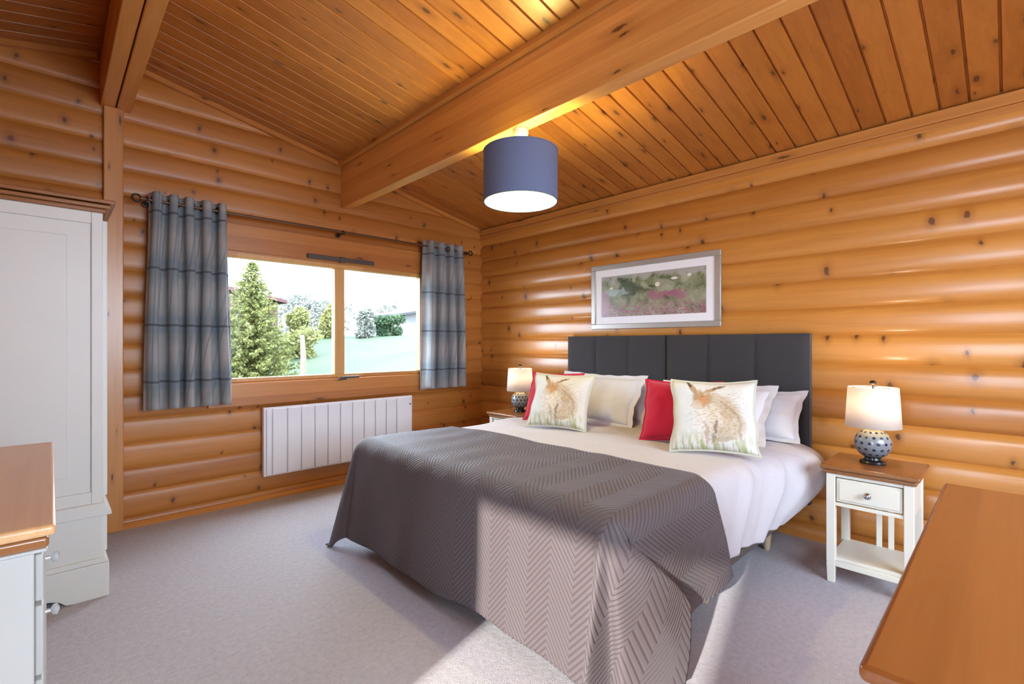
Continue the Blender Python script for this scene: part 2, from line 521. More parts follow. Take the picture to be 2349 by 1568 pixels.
# ------------------------------------------------------------------ room
A, B = 3.39, 4.0            # bed wall plane x, window wall plane y
XL, YF = -.47, -1.70         # walls beside and behind the camera
PX, PO = .1617, .061        # log pitch and first seam, window wall
PY, POY = .1666, .084       # same, bed wall
HW, ZC = 1.2, 1.2


def ceil_z(x):
    return 1.2 + 1.54 - .2 * (x - 1.796) if x >= .30 else 1.2 + 1.839 - .22 * (.30 - x)


def log_profile(z0, z1, pitch, off, bulge=.018, n=12):
    """inner face profile (offset, z) of stacked round-faced logs between two heights"""
    zs = [z0]
    k = math.floor((z0 - off) / pitch)
    z = off + k * pitch
    pts = []
    while z < z1:
        for i in range(n):
            q = i / n
            pts.append(z + pitch * (.5 - .5 * cos(pi * q) * (.6 + .4 * abs(cos(pi * q)))) if False else z + pitch * q)
        z += pitch
    zs = [z0] + [p for p in pts if z0 + 1e-4 < p < z1 - 1e-4] + [z1]
    out = []
    for zz in zs:
        q = ((zz - off) / pitch) % 1.0
        e = abs(2 * q - 1)
        d = bulge * (1 - e ** 2.6) ** .55 if e < 1 else 0
        out.append((d, zz))
    return out


def log_seg(mb, axis, plane, back, a, b, z0, z1, pitch, off, sign):
    """one stretch of log wall; axis = its length direction; sign = direction of the room"""
    prof = log_profile(z0, z1, pitch, off, .016 if axis == 'x' else .024)
    poly = [(plane + sign * d, z) for d, z in prof] + [(back, z1), (back, z0)]
    mb.prism(poly, axis, a, b)


ZT = 3.4
WX0, WX1, WZ0, WZ1 = .86, 2.64, .915, 1.875      # window opening
w = MB()
TH = .09
log_seg(w, 'x', B, B + TH, XL - .1, WX0, 0, ZT, PX, PO, -1)
log_seg(w, 'x', B, B + TH, WX1, A + .1, 0, ZT, PX, PO, -1)
log_seg(w, 'x', B, B + TH, WX0, WX1, 0, WZ0, PX, PO, -1)
log_seg(w, 'x', B, B + TH, WX0, WX1, WZ1, ZT, PX, PO, -1)
struct(w, 'wall_back', M['log_x'], 'varnished pine log wall holding the window', 'wall', smooth=50)
w = MB()
log_seg(w, 'y', A, A + TH, YF - .1, B, 0, 2.46, PY, POY, -1)
struct(w, 'wall_right', M['log_y'], 'varnished pine log wall behind the headboards', 'wall', smooth=50)
# wall left of the camera with a glazed door, wall behind with a window: unseen, they let the daylight in
XA = -2.60                                   # the corner by the camera opens to a glazed door
DY0, DY1, DZ = -.42, .600, 2.06
w = MB()
w.box(XL - TH, XL, 1.10, B, 0, ZT); w.box(XA, XL - TH, 1.10, 1.19, 0, ZT)
w.box(XA - TH, XA, DY1, 1.19, 0, ZT); w.box(XA - TH, XA, YF - TH, DY0, 0, ZT); w.box(XA - TH, XA, DY0, DY1, DZ, ZT)
struct(w, 'wall_left', M['log_y'], 'pine wall with the glazed door near the camera', 'wall')
BX0, BX1, BZ0, BZ1 = .20, 2.60, .90, 2.28
w = MB()
w.box(XA - .1, BX0, YF - TH, YF, 0, ZT); w.box(BX1, A + .1, YF - TH, YF, 0, ZT)
w.box(BX0, BX1, YF - TH, YF, 0, BZ0); w.box(BX0, BX1, YF - TH, YF, BZ1, ZT)
struct(w, 'wall_front', M['log_x'], 'pine wall behind the camera', 'wall')
struct(MB().box(XA - .1, A + .1, YF - .1, B + .1, -.12, 0), 'floor', M['carpet'], 'pale mauve grey fitted carpet', 'floor')

# ceiling: grooved boards running down the slope
def ceiling_part(mb, xa, xb):
    p, off = .1126, .031
    g, gd = .007, .014
    y0, y1 = YF - .1, B + .1
    ys = [(y0, 0)]
    k = math.ceil((y0 - off) / p)
    while off + k * p < y1:
        yy = off + k * p
        ys += [(yy - g, 0), (yy - g * .3, gd), (yy + g * .3, gd), (yy + g, 0)]
        k += 1
    ys.append((y1, 0)); ys = sorted(ys)
    for (x0, x1) in ((xa, xb),):
        n = len(ys)
        vs = [(x0, y, ceil_z(x0) + d) for y, d in ys] + [(x1, y, ceil_z(x1) + d) for y, d in ys]
        vs += [(x0, y, ceil_z(x0) + .1) for y in (y0, y1)] + [(x1, y, ceil_z(x1) + .1) for y in (y0, y1)]
        fs = [(i, i + 1, n + i + 1, n + i) for i in range(n - 1)]
        a, b, c, d = 2 * n, 2 * n + 1, 2 * n + 2, 2 * n + 3
        fs += [(a, c, d, b), (0, n, c, a), (n - 1, b, d, 2 * n - 1)]
        fs += [tuple(range(n)) + (b, a), tuple(range(n, 2 * n)) + (d, c)]
        mb.add(vs, fs)
w = MB(); ceiling_part(w, .30, A + .1); ceiling_part(w, XA - .1, .2999)
struct(w, 'ceiling', M['ceil'], 'grooved pine board ceiling sloping down to the bed wall', 'ceiling')

# trims
w = MB()
def slope_batten(mb, x0, x1, y0, y1, h):
    vs = []
    for x in (x0, x1):
        z = ceil_z(x) - .001
        vs += [(x, y0, z - h), (x, y1, z - h), (x, y1, z), (x, y0, z)]
    mb.add(vs, [(0, 1, 2, 3), (4, 7, 6, 5), (0, 4, 5, 1), (1, 5, 6, 2), (2, 6, 7, 3), (3, 7, 4, 0)])
slope_batten(w, .385, 1.79, B - .045, B + .02, .035); slope_batten(w, 1.885, A, B - .045, B + .02, .035)
slope_batten(w, XL, .215, B - .045, B + .02, .035)
struct(w, 'trim_1', M['trim_x'], 'pine batten where the ceiling meets the window wall', 'trim')
w = MB().box(A - .042, A + .02, YF, B, ceil_z(A) - .060, ceil_z(A) - .002)
w.box(A - .030, A + .02, YF, B, ceil_z(A) - .095, ceil_z(A) - .060)
struct(w, 'trim_2', M['trim_y'], 'pine batten along the top of the bed wall', 'trim', bevel=.004)
w = MB()
for xx, s in ((1.79, -1), (1.886, 1)):
    x0, x1 = sorted((xx, xx + s * .03))
    w.prism([(x0, ceil_z(x0)), (x1, ceil_z(x1)), (x1, ceil_z(x1) - .03), (x0, ceil_z(x0) - .03)], 'y', YF, B - .046)
struct(w, 'trim_3', M['trim_y'], 'pine cove battens either side of the purlin beam', 'trim')
w = MB().prism([(B - .045, 0), (B - .045, .012), (B - .026, .034), (B, .034), (B, 0)], 'x', XL, A - .02)
struct(w, 'baseboard_back', M['trim_x'], 'thin pine quadrant along the foot of the window wall', 'skirting')
w = MB().prism([(A - .045, 0), (A - .045, .012), (A - .026, .034), (A, .034), (A, 0)], 'y', YF, B - .02)
struct(w, 'baseboard_right', M['trim_y'], 'thin pine quadrant along the foot of the bed wall', 'skirting')

# beams and post
w = MB().box(1.796, 1.880, YF - .05, B + .03, 2.362, 2.82)
struct(w, 'trim_4', M['beam'], 'deep laminated pine purlin beam carrying the pendant lamp', 'beam', bevel=.006)
w = MB().box(.225, .297, YF - .05, B + .03, 2.70, 3.0); w.box(.303, .375, YF - .05, B + .03, 2.70, 3.0)
struct(w, 'trim_5', M['beam'], 'doubled pine ridge beam at the top of the ceiling', 'beam', bevel=.005)
w = MB().box(.240, .338, B - .055, B + .03, 0, 2.70)
struct(w, 'trim_6', M['post'], 'square pine post under the ridge beam beside the wardrobe', 'post', bevel=.005)

# window
Fr = MB()
fy0, fy1 = B - .010, B + .06
Fr.box(WX0 - .005, WX1 + .005, fy0, fy1, 1.843, WZ1 + .012); Fr.box(WX0 - .005, WX1 + .005, fy0, fy1, WZ0 - .012, .940)
Fr.box(WX0 - .005, WX0 + .045, fy0, fy1, .94, 1.843); Fr.box(WX1 - .045, WX1 + .005, fy0, fy1, .94, 1.843)
Fr.box(1.745, 1.790, fy0, fy1, .94, 1.843); Fr.box(1.793, 1.838, fy0 + .012, fy1, .94, 1.843)
win = tag(Fr.build('window_1', M['frame'], bevel=.004), 'two pane pine framed window above the radiator', 'window', kind='structure')
for x0, x1 in ((WX0 + .045, 1.745), (1.838, WX1 - .045)):
    MB().box(x0, x1, B + .03, B + .036, .94, 1.843).build('glass_pane', M['glass'], win)
v = MB(); v.box(1.50, 1.775, B - .062, B - .034, 1.894, 1.930); v.box(1.80, 2.085, B - .062, B - .034, 1.894, 1.930); v.box(1.765, 1.81, B - .070, B - .034, 1.886, 1.934)
v.build('trickle_vent', M['vent'], win, bevel=.004)
v = MB(); v.box(1.765, 1.83, B - .060, B - .034, .890, .916); v.box(1.80, 1.935, B - .082, B - .060, .905, .922)
v.build('window_handle', M['vent'], win, bevel=.004)
w = MB(); w.box(WX0 - .05, 2.668, B - .036, B + .01, WZ1 + .012, 2.085); w.box(WX0 - .05, 2.668, B - .036, B + .01, .735, WZ0 - .012)
struct(w, 'trim_7', M['trim_x'], 'flat pine boards above and below the window', 'trim', bevel=.003)

# glazed door and second window in the walls near the camera
w = MB()
for (a, b, c, d) in ((DY0, DY0 + .05, .0, DZ), (DY1 - .05, DY1, .0, DZ), (DY0, DY1, DZ - .05, DZ), (DY0, DY1, .0, .06)):
    w.box(XA - .08, XA + .005, a, b, c, d)
dr = tag(w.build('door_1', M['frame']), 'glazed garden door in the left wall', 'door', kind='structure')
MB().box(XA - .045, XA - .040, DY0 + .05, DY1 - .05, .06, DZ - .05).build('glass_pane', M['glass'], dr)
w = MB()
for (a, b, c, d) in ((BX0, BX0 + .05, BZ0, BZ1), (BX1 - .05, BX1, BZ0, BZ1), (BX0, BX1, BZ1 - .05, BZ1), (BX0, BX1, BZ0, BZ0 + .05)):
    w.box(a, b, YF - .08, YF + .005, c, d)
w2 = tag(w.build('window_2', M['frame']), 'wide window in the wall behind the camera', 'window', kind='structure')
MB().box(BX0 + .05, BX1 - .05, YF - .045, YF - .040, BZ0 + .05, BZ1 - .05).build('glass_pane', M['glass'], w2)
portal('portal_rear', ((BX0 + BX1) / 2, YF - .10, (BZ0 + BZ1) / 2), (R(90), 0, 0), BX1 - BX0, BZ1 - BZ0)
portal('portal_window', ((WX0 + WX1) / 2, B + .08, (WZ0 + WZ1) / 2), (R(-90), 0, 0), WX1 - WX0, WZ1 - WZ0)
portal('portal_door', (XA - .10, (DY0 + DY1) / 2, DZ / 2), (0, R(-90), 0), DZ, DY1 - DY0)

# ------------------------------------------------------------------ bed
BX, BH = 1.33, 3.30        # foot and head of the mattress
BN, BF = .895, 2.735       # near and far side
bed = thing('double_bed', 'wide bed with dark grey panelled headboards against the log wall', 'bed', (2.3, 1.8, 0))
def bp(mb, name, mat, **kw):
    return mb.build(name, mat, bed, M4=Matrix.Translation((-2.3, -1.8, 0)), **kw)
for y0, y1 in ((BN, 1.812), (1.818, BF)):
    bp(MB().box(BX + .03, BH - .01, y0 + .02, y1, .145, .185), 'base_rail', M['frame_ply'], bevel=.006)
    bp(MB().box(BX + .02, BH - .01, y0 + .01, y1, .187, .555), 'mattress', M['mattress'], bevel=.05, seg=4)
for x in (1.48, 2.19, 3.01):
    for y in (.985, 1.815, 2.64):
        bp(MB().lathe([(.014, 0), (.017, .01), (.030, .146)], (x, y, 0), 20), 'leg', M['leg_wood'], smooth=40)
def headboard(y0, y1, z0, z1, xf, xb):
    """upholstered slab with three stitched vertical channels"""
    mb = MB(); n, m = 61, 30
    P = []
    for i in range(m + 1):
        row = []
        fz = i / m; z = z0 + (z1 - z0) * fz
        for j in range(n):
            fy = j / (n - 1); y = y0 + (y1 - y0) * fy
            q = (fy * 3) % 1.0 if fy < 1 else 1.0
            ch = 1 - abs(2 * q - 1) ** 9 if 0 < fy < 1 else 0
            ez = 1 - abs(2 * fz - 1) ** 22
            d = .014 * ch * (ez ** .5 if ez > 0 else 0) + .010 * (ez ** .5 if ez > 0 else 0) * (1 - abs(2 * fy - 1) ** 30)
            row.append((xf - d + .010, y, z))
        P.append(row)
    mb.grid(P)
    # sides and back close the slab
    ring = [(0, j) for j in range(n)] + [(i, n - 1) for i in range(1, m + 1)] + [(m, j) for j in range(n - 2, -1, -1)] + [(i, 0) for i in range(m - 1, 0, -1)]
    base = len(mb.v); k = len(ring)
    mb.v += [(xb, P[i][j][1], P[i][j][2]) for i, j in ring]
    for a in range(k):
        b = (a + 1) % k
        ia, ib = ring[a][0] * n + ring[a][1], ring[b][0] * n + ring[b][1]
        mb.f.append((ia, ib, base + b, base + a)); mb.mi.append(0)
    mb.f.append(tuple(range(base, base + k))); mb.mi.append(0)
    return mb
for y0, y1 in ((.843, 1.778), (1.792, 2.727)):
    bp(headboard(y0, y1, .22, 1.262, 3.305, 3.362), 'headboard', M['headboard'], smooth=40)


# cloth laid over the bed ------------------------------------------------
def arc(s, rr, flare=0.0):
    """how far out and how far down after cloth length s past the start of the rounded edge"""
    if s <= 0: return s, 0.0
    q = rr * pi / 2
    if s < q: return rr * sin(s / rr), rr * (1 - cos(s / rr))
    return rr + (s - q) * flare, rr + (s - q)


def topz(x, y):
    return .612 + .010 * mn.noise(Vector((x * 2.2, y * 2.2, .3))) + .006 * mn.noise(Vector((x * 6, y * 6, 2.3)))


def hem_clear(z, lo=.012): return max(z, lo)


RR = .085
def smooth01(t):
    t = max(0, min(1, t)); return t * t * (3 - 2 * t)

def spline(ctrl, t):
    """Catmull-Rom through control points (param, x, y)"""
    i = 0
    while i < len(ctrl) - 2 and t > ctrl[i + 1][0]: i += 1
    p0 = ctrl[max(i - 1, 0)]; p1 = ctrl[i]; p2 = ctrl[i + 1]; p3 = ctrl[min(i + 2, len(ctrl) - 1)]
    u = (t - p1[0]) / (p2[0] - p1[0])
    out = []
    for k in (1, 2):
        out.append(.5 * (2 * p1[k] + (p2[k] - p0[k]) * u + (2 * p0[k] - 5 * p1[k] + 4 * p2[k] - p3[k]) * u * u + (3 * p1[k] - p0[k] - 3 * p2[k] + p3[k]) * u ** 3))
    return out


# near corner: ridge, deep valley, then a wide ear swinging towards the head end
EAR = [(0, 0, 0), (.10, -.13, -.01), (.18, -.20, -.05), (.27, .03, -.04), (.34, .05, -.13), (.46, .38, -.20), (.56, .62, -.16), (.62, .63, -.12), (.78, .30, -.05), (1.0, .0, -.01)]
EARF = [(0, 0, 0), (.25, -.14, .05), (.5, -.19, .14), (.75, -.06, .10), (1.0, 0, 0)]
XH0 = 2.00     # head-side edge of the throw on top of the bed


def throw_point(p, q):
    """p across the bed (0 = near inset edge, Wd = far inset edge), q from the head-side edge to the foot"""
    xf, yn, yf = BX - .022 + RR, BN - .022 + RR, BF + .022 - RR
    Wd = yf - yn; L = XH0 - xf
    a = -p if p < 0 else (p - Wd if p > Wd else 0.0)
    far = p > Wd
    c = q - L if q > L else 0.0
    sgn = 1 if far else -1
    ye = yf if far else yn
    py = min(max(p, 0), Wd) + yn
    px = XH0 - min(q, L)
    # the head-side edge drifts a little across the bed
    edge = 1 - min(q / .7, 1)
    px += edge * (.03 * sin((py - .9) * 1.7) )
    if a == 0 and c == 0:
        return (px, py, topz(px, py) + .020)
    if c == 0:                                   # side panels
        out, dn = arc(a, RR, .03)
        x = px + (.42 * edge + .02) * max(0, a - .05) * (1 if not far else .3)
        out += .008 * sin(x * 16) * smooth01((dn - .1) / .3)
        return (x, ye + sgn * out, hem_clear(topz(px, ye) + .020 - dn))
    if a == 0:                                   # foot panel
        fl = .07 + .05 * smooth01((py - 1.4) / 1.2)
        out, dn = arc(c, RR, fl)
        k = smooth01((dn - .08) / .4)
        out += k * (.012 * sin(py * 7.1 + .5) + .006 * sin(py * 15))
        # ripples calm down near the corner fold
        return (xf - out, py, hem_clear(topz(xf, py) + .020 - dn + .0))
    r = math.hypot(a, c); ph = math.atan2(a, c) / (pi / 2)
    if not far: r *= 1 - .12 * sin(pi * ph) ** 2 * smooth01((r - .25) / .4)
    out, dn = arc(r, RR, 0.0)
    cx, cy = spline(EARF if far else EAR, ph)
    rest = max(0.0, r - RR * .8)
    hx, hy = cx * rest, cy * rest
    hor = math.hypot(hx, hy)
    if r > RR * pi / 2:
        down = RR + math.sqrt(max(1e-6, (r - RR * pi / 2) ** 2 - min(hor, .8 * (r - RR * pi / 2)) ** 2))
    else: down = dn
    fl = (.07 + (.05 if far else 0)) * max(0, r - RR * pi / 2) * (1 - smooth01(ph * 1.6))
    ox, oy = -cos(ph * pi / 2) * min(out, RR), sgn * sin(ph * pi / 2) * min(out, RR)
    z = topz(xf, ye) + .020 - down
    return (xf + ox + hx - fl, ye + oy + hy, hem_clear(z, .010 + .004 * sin(ph * 20)))


NEARDROP, FARDROP, FOOTDROP = .465 + RR * (pi / 2 - 1) + .02, .47, .560 + RR * (pi / 2 - 1)
Wd = (BF + .022 - RR) - (BN - .022 + RR); Lq = XH0 - (BX - .022 + RR)
ps = list(np.linspace(-NEARDROP, 0, 60)) + list(np.linspace(0, Wd, 110))[1:] + list(np.linspace(Wd, Wd + FARDROP, 34))[1:]
qs = list(np.linspace(0, Lq, 40)) + list(np.linspace(Lq, Lq + FOOTDROP, 64))[1:]
P = [[throw_point(p, q) for p in ps] for q in qs]
UV = [[(p + 3, q + 3) for p in ps] for q in qs]
th = MB().grid(P, UV).build('throw', M['throw'], smooth=180, fixn=False)
md = th.modifiers.new('thick', 'SOLIDIFY'); md.thickness = .007; md.offset = 0
tag(th, 'grey zigzag quilted throw draped over the foot of the bed', 'throw')


def duvet_point(p, q):
    """p across the bed, q from the pillow end to the foot"""
    xh = 3.17
    yn, yf, xf = BN + RR, BF - RR, BX + .01 + RR
    Wd = yf - yn; L = xh - xf
    a = -p if p < 0 else (p - Wd if p > Wd else 0.0); far = p > Wd
    sgn = 1 if far else -1
    c = q - L if q > L else 0.0
    py = min(max(p, 0), Wd) + yn; px = xh - min(q, L)
    z = topz(px, py)
    hd = smooth01((px - 2.15) / .5)
    z += hd * (.010 * mn.noise(Vector((px * 7, py * 5, 4))) + .006)
    if a:
        bulge = (.035 + .15 * smooth01((px - 2.55) / .55)) * hd
        out, dn = arc(a, RR, 0)
        t = min(1, a / .5)
        out += (.35 if far else 1) * bulge * sin(pi * min(1, t * 1.05) ** .8) if t < 1 else 0
        fold = hd * (.026 * sin(px * 21 + a * 9 + .6 * sin(px * 5)) + .015 * sin(px * 41 + a * 14 + 1)) * smooth01(t * 2.2)
        out += fold
        lift = .03 * smooth01((px - 2.75) / .45) * t
        return (px - .04 * hd * t, (yf if far else yn) + sgn * out, z - dn + lift)
    if c:
        out, dn = arc(c, RR, 0)
        return (xf - out, py, z - dn)
    return (px, py, z)
Wd2 = BF - BN - 2 * RR; L2 = 3.17 - (BX + .01 + RR)
drop = .40 + RR * (pi / 2 - 1)
ps = list(np.linspace(-drop, 0, 56)) + list(np.linspace(0, Wd2, 90))[1:] + list(np.linspace(Wd2, Wd2 + drop, 30))[1:]
qs = list(np.linspace(0, L2, 150)) + list(np.linspace(L2, L2 + .3, 16))[1:]
P = [[duvet_point(p, q if not (p < 0 or p > Wd2) else min(q, L2 + .0)) for p in ps] for q in qs]
du = MB().grid(P).build('duvet', M['duvet'], smooth=180, fixn=False)
md = du.modifiers.new('thick', 'SOLIDIFY'); md.thickness = .012; md.offset = 0
tag(du, 'rumpled white duvet spread over the mattresses under the grey throw', 'duvet')


# pillows and cushions ---------------------------------------------------
def cushion(name, w_, h_, th_, mats, label, cat, pos, yaw, tilt, roll=0.0, group=None, seam=0.0, sag=.0, seed=0, n=34, pinch=.085):
    """soft square: origin at the middle of its lower edge, face looks along local -Y"""
    mb = MB()
    def pt(u, v, s):
        x, y = 2 * u - 1, 2 * v - 1
        e = (1 - abs(x) ** 2.6) * (1 - abs(y) ** 2.6)
        t = max(0, e) ** .5
        k = pinch
        px = x * (1 - k * (1 - abs(y) ** 2) * abs(x) ** 2); py = y * (1 - k * (1 - abs(x) ** 2) * abs(y) ** 2)
        nz = mn.noise(Vector((x * 1.7 + seed, y * 1.7, s * 3.0 + seed * 2))) * .25 + mn.noise(Vector((x * 4 + seed, y * 4, s))) * .09
        d = s * th_ / 2 * t * (1 + nz)
        z = (py + 1) / 2 * h_
        zz = z - sag * (1 - abs(x)) * (py + 1) / 2 * h_
        bx = .012 * mn.noise(Vector((y * 2 + seed, x, 7)))
        return (px * w_ / 2 + bx, d + .02 * mn.noise(Vector((x + seed, y * 2, 9))) * (py + 1) / 2, zz)
    for s, mi in ((-1, 0), (1, 1)):
        P = [[pt(i / n, j / n, s) for i in range(n + 1)] for j in range(n + 1)]
        mb.grid(P, [[(i / n, j / n) for i in range(n + 1)] for j in range(n + 1)], mi)
    # welt: a thin flange round the seam
    o = mb.build(name, list(mats), smooth=60, fixn=False)
    import bmesh
    b = bmesh.new(); b.from_mesh(o.data); bmesh.ops.remove_doubles(b, verts=b.verts, dist=.0005); bmesh.ops.recalc_face_normals(b, faces=b.faces); b.to_mesh(o.data); b.free()
    if seam:
        m2 = MB(); ring = [(i / n, 0) for i in range(n)] + [(1, j / n) for j in range(n)] + [(1 - i / n, 1) for i in range(n)] + [(0, 1 - j / n) for j in range(n)]
        pts = [Vector(pt(u, v, 0)) for u, v in ring]; cc = Vector((0, 0, h_ / 2))
        k = len(pts); vs = []
        for i_, p in enumerate(pts):
            u, v = ring[i_]; dx = (-1 if u == 0 else 1 if u == 1 else 0); dz = (-1 if v == 0 else 1 if v == 1 else 0)
            o_ = Vector((dx, .12 * sin(i_ * .9), dz)) * seam
            vs += [p + Vector((-dx * .004, -.003, -dz * .004)), p + o_ + Vector((0, -.002, 0)), p + o_ + Vector((0, .002, 0)), p + Vector((-dx * .004, .003, -dz * .004))]
        fs = []
        for i_ in range(k):
            j = (i_ + 1) % k
            for e in range(4): fs.append((i_ * 4 + e, i_ * 4 + (e + 1) % 4, j * 4 + (e + 1) % 4, j * 4 + e))
        m2.add(vs, fs).build('border', mats[0], o, smooth=60)
    o.matrix_world = Matrix.Translation(pos) @ Matrix.Rotation(yaw, 4, 'Z') @ Matrix.Rotation(-tilt, 4, 'X') @ Matrix.Rotation(roll, 4, 'Y')
    return tag(o, label, cat, group)

# local -Y faces the viewer; yaw -90 deg turns the face to -X
def yaw_of(dx, dy): return math.atan2(dy, dx) + pi / 2   # direction the face looks
pm = (M['pillow'], M['pillow'])
# pillows standing against the headboards
cushion('pillow', .66, .37, .15, pm, 'white pillow propped against the right headboard, behind the hare cushion', 'pillow', (2.86, 1.31, .634), yaw_of(-1, -.05), R(40), 0, 'white bed pillows', .035, seed=1)
cushion('pillow', .66, .33, .14, pm, 'white pillow with a turned back corner nearest the right bedside table', 'pillow', (3.04, 1.17, .634), yaw_of(-1, .0), R(40), R(-3), 'white bed pillows', .02, seed=5)
cushion('pillow', .66, .38, .14, pm, 'white pillow propped behind the hare cushion on the far side of the bed', 'pillow', (2.84, 2.16, .634), yaw_of(-1, -.10), R(36), R(1), 'white bed pillows', .035, seed=9)
cushion('pillow', .66, .34, .14, pm, 'white pillow leaning rearmost on the left headboard beside the central gap', 'pillow', (3.04, 2.10, .634), yaw_of(-1, .0), R(42), 0, 'white bed pillows', .02, seed=12)
cm = (M['crimson'], M['crimson'])
cushion('scatter_cushion', .43, .37, .13, cm, 'crimson cushion at the middle of the bed, left of the nearer hare cushion', 'cushion', (2.60, 1.325, .632), yaw_of(-1, -.30), R(24), 0, 'crimson cushions', .010, seed=3)
cushion('scatter_cushion', .43, .37, .12, cm, 'crimson cushion nearest the window, in front of the far bedside lamp', 'cushion', (2.62, 2.34, .632), yaw_of(-1, -.20), R(22), 0, 'crimson cushions', .010, seed=6)
hm = (M['hare'], M['linen_back'])
cushion('scatter_cushion', .425, .40, .12, hm, 'linen cushion printed with a hare, on the near side of the bed', 'cushion', (2.47, 1.062, .632), yaw_of(-1, -.42), R(25), R(-1), 'hare cushions', .008, seed=2)
cushion('scatter_cushion', .44, .385, .12, hm, 'linen cushion printed with a hare, on the side of the bed by the window', 'cushion', (2.44, 2.12, .632), yaw_of(-1, -.25), R(24), 0, 'hare cushions', .008, seed=4)

# ------------------------------------------------------------------ bedside tables
def nightstand(loc, label):
    t = thing('bedside_table', label, 'bedside table', loc, 0, 'bedside tables')
    # local: front at x=-.19, back x=+.19, width y +-.195
    top = MB().box(-.19, .19, -.195, .195, .570, .592)
    top.box(-.178, .18, -.182, .182, .548, .570)
    top.build('table_top', M['oak'], t, bevel=.007, seg=3)
    legs = {}
    for sx in (-1, 1):
        for sy in (-1, 1):
            x0, x1 = sorted((sx * .170, sx * .132)); y0, y1 = sorted((sy * .172, sy * .134))
            mb = MB(); mb.box(x0, x1, y0, y1, .10, .548); mb.taper(x0, x1, y0, y1, 0, .10, .82)
            mb.build('leg', M['cream'], t, bevel=.003)
    mb = MB(); mb.box(-.165, -.15, -.134, .134, .532, .548); mb.box(-.165, -.145, -.134, .134, .388, .405)
    mb.box(.15, .165, -.134, .134, .388, .548)
    for s in (-1, 1):
        y0, y1 = sorted((s * .15, s * .165)); mb.box(-.132, .132, y0, y1, .388, .548)
    mb.build('apron', M['cream'], t, bevel=.002)
    dr_ = MB(); dr_.box(-.160, -.02, -.130, .130, .410, .527)
    dr_.box(-.166, -.160, -.118, .118, .421, .516)
    d = dr_.build('drawer', M['cream'], t, bevel=.003)
    MB().lathe([(.006, 0), (.006, .010), (.014, .016), (.016, .022), (.012, .028), (.003, .030)], (0, 0, 0), 24).build(
        'knob', M['chrome'], d, smooth=50, M4=Matrix.Translation((-.166, 0, .468)) @ Matrix.Rotation(-pi / 2, 4, 'Y'))
    MB().box(-.16, .16, -.16, .16, .112, .130).build('shelf', M['cream'], t, bevel=.003)
    MB().box(-.168, -.150, -.134, .134, .085, .112).build('rail', M['cream'], t, bevel=.002)
    for y in (-.045, .0 + .005):
        MB().box(.150, .160, y - .012, y + .012, .130, .388).build('slat', M['cream'], t, bevel=.001)
    return t
nightstand((3.0, .475, 0), 'cream bedside table with an oak top at the right of the bed')
nightstand((3.0, 3.06, 0), 'cream bedside table mostly hidden behind the far side of the bed')


def table_lamp(loc, label):
    t = thing('table_lamp', label, 'lamp', loc, 0, 'bedside lamps')
    MB().lathe([(.0, 0), (.054, 0), (.056, .006), (.052, .014), (.036, .020), (.034, .030)], n=40, caps=False).build('foot', M['black'], t, smooth=40)
    mb = MB(); prof = []
    for i in range(25):
        a = -pi / 2 + pi * (i / 24) * .86 + .25
        prof.append((.079 * cos(a) ** .9 if cos(a) > 0 else .01, .102 + .076 * sin(a)))
    prof.append((.020, .190))
    n = 48; vs = []; uv = []
    for k, (r, z) in enumerate(prof):
        for i in range(n + 1):
            a = 2 * pi * i / n; vs.append((r * cos(a), r * sin(a), z)); uv.append((i / n, k / (len(prof) - 1)))
    m = len(prof)
    mb.grid([vs[k * (n + 1):(k + 1) * (n + 1)] for k in range(m)], [uv[k * (n + 1):(k + 1) * (n + 1)] for k in range(m)])
    mb.build('lamp_body', M['ceramic'], t, smooth=180)
    MB().lathe([(.010, .185), (.010, .215), (.016, .216), (.016, .245), (.003, .246), (.003, .400)], n=16).build('stem', M['dark_metal'], t, smooth=40)
    MB().lathe([(.003, .240), (.018, .255), (.026, .285), (.020, .312), (.004, .322)], n=20).build('bulb', M['bulb_table'], t, smooth=60)
    s = MB(); s.lathe([(.118, .186), (.106, .386)], n=64, caps=False)
    sh = s.build('lamp_shade', M['shade_white'], t, smooth=60)
    md = sh.modifiers.new('t', 'SOLIDIFY'); md.thickness = .003
    MB().lathe([(.003, .398), (.012, .402), (.015, .410), (.010, .418), (.002, .421)], n=20).build('finial', M['dark_metal'], t, smooth=60)
    sp = MB()
    for k in range(3):
        a = 2 * pi * k / 3; sp.tube([(0, 0, .388), (.104 * cos(a), .104 * sin(a), .384)], .0015, 6)
    sp.build('shade_spider', M['dark_metal'], t)
    d = bpy.data.lights.new('lamp_light', 'POINT'); d.energy = 1.6; d.color = (1, .84, .64); d.shadow_soft_size = .03
    o = bpy.data.objects.new('lamp_light', d); C.objects.link(o); o.parent = t; o.location = (0, 0, .345)
table_lamp((3.015, .485, .592), 'white shaded table lamp with a spotted round base on the right bedside table')
table_lamp((3.03, 3.045, .592), 'white shaded table lamp in the corner by the window, partly behind a crimson cushion')

# ------------------------------------------------------------------ picture
pic = thing('framed_picture', 'long silver framed heather landscape hung on the log wall over the headboards', 'picture', (3.355, 1.943, 1.588))
PW, PH = .552, .268
mb = MB(); fw = .042
for (y0, y1, z0, z1) in ((-PW, PW, PH - fw, PH), (-PW, PW, -PH, -PH + fw), (-PW, -PW + fw, -PH + fw, PH - fw), (PW - fw, PW, -PH + fw, PH - fw)):
    mb.box(-.012, .010, y0, y1, z0, z1)
mb.build('frame', M['silver_frame'], pic, bevel=.004)
MB().box(-.003, .006, -PW + fw, PW - fw, -PH + fw, PH - fw).build('mount', M['mat_board'], pic)
q = [[(-.0045, .448, -.168), (-.0045, -.448, -.168)], [(-.0045, .448, .168), (-.0045, -.448, .168)]]
MB().grid(q, [[(0, 0), (1, 0)], [(0, 1), (1, 1)]]).build('print', M['print'], pic)

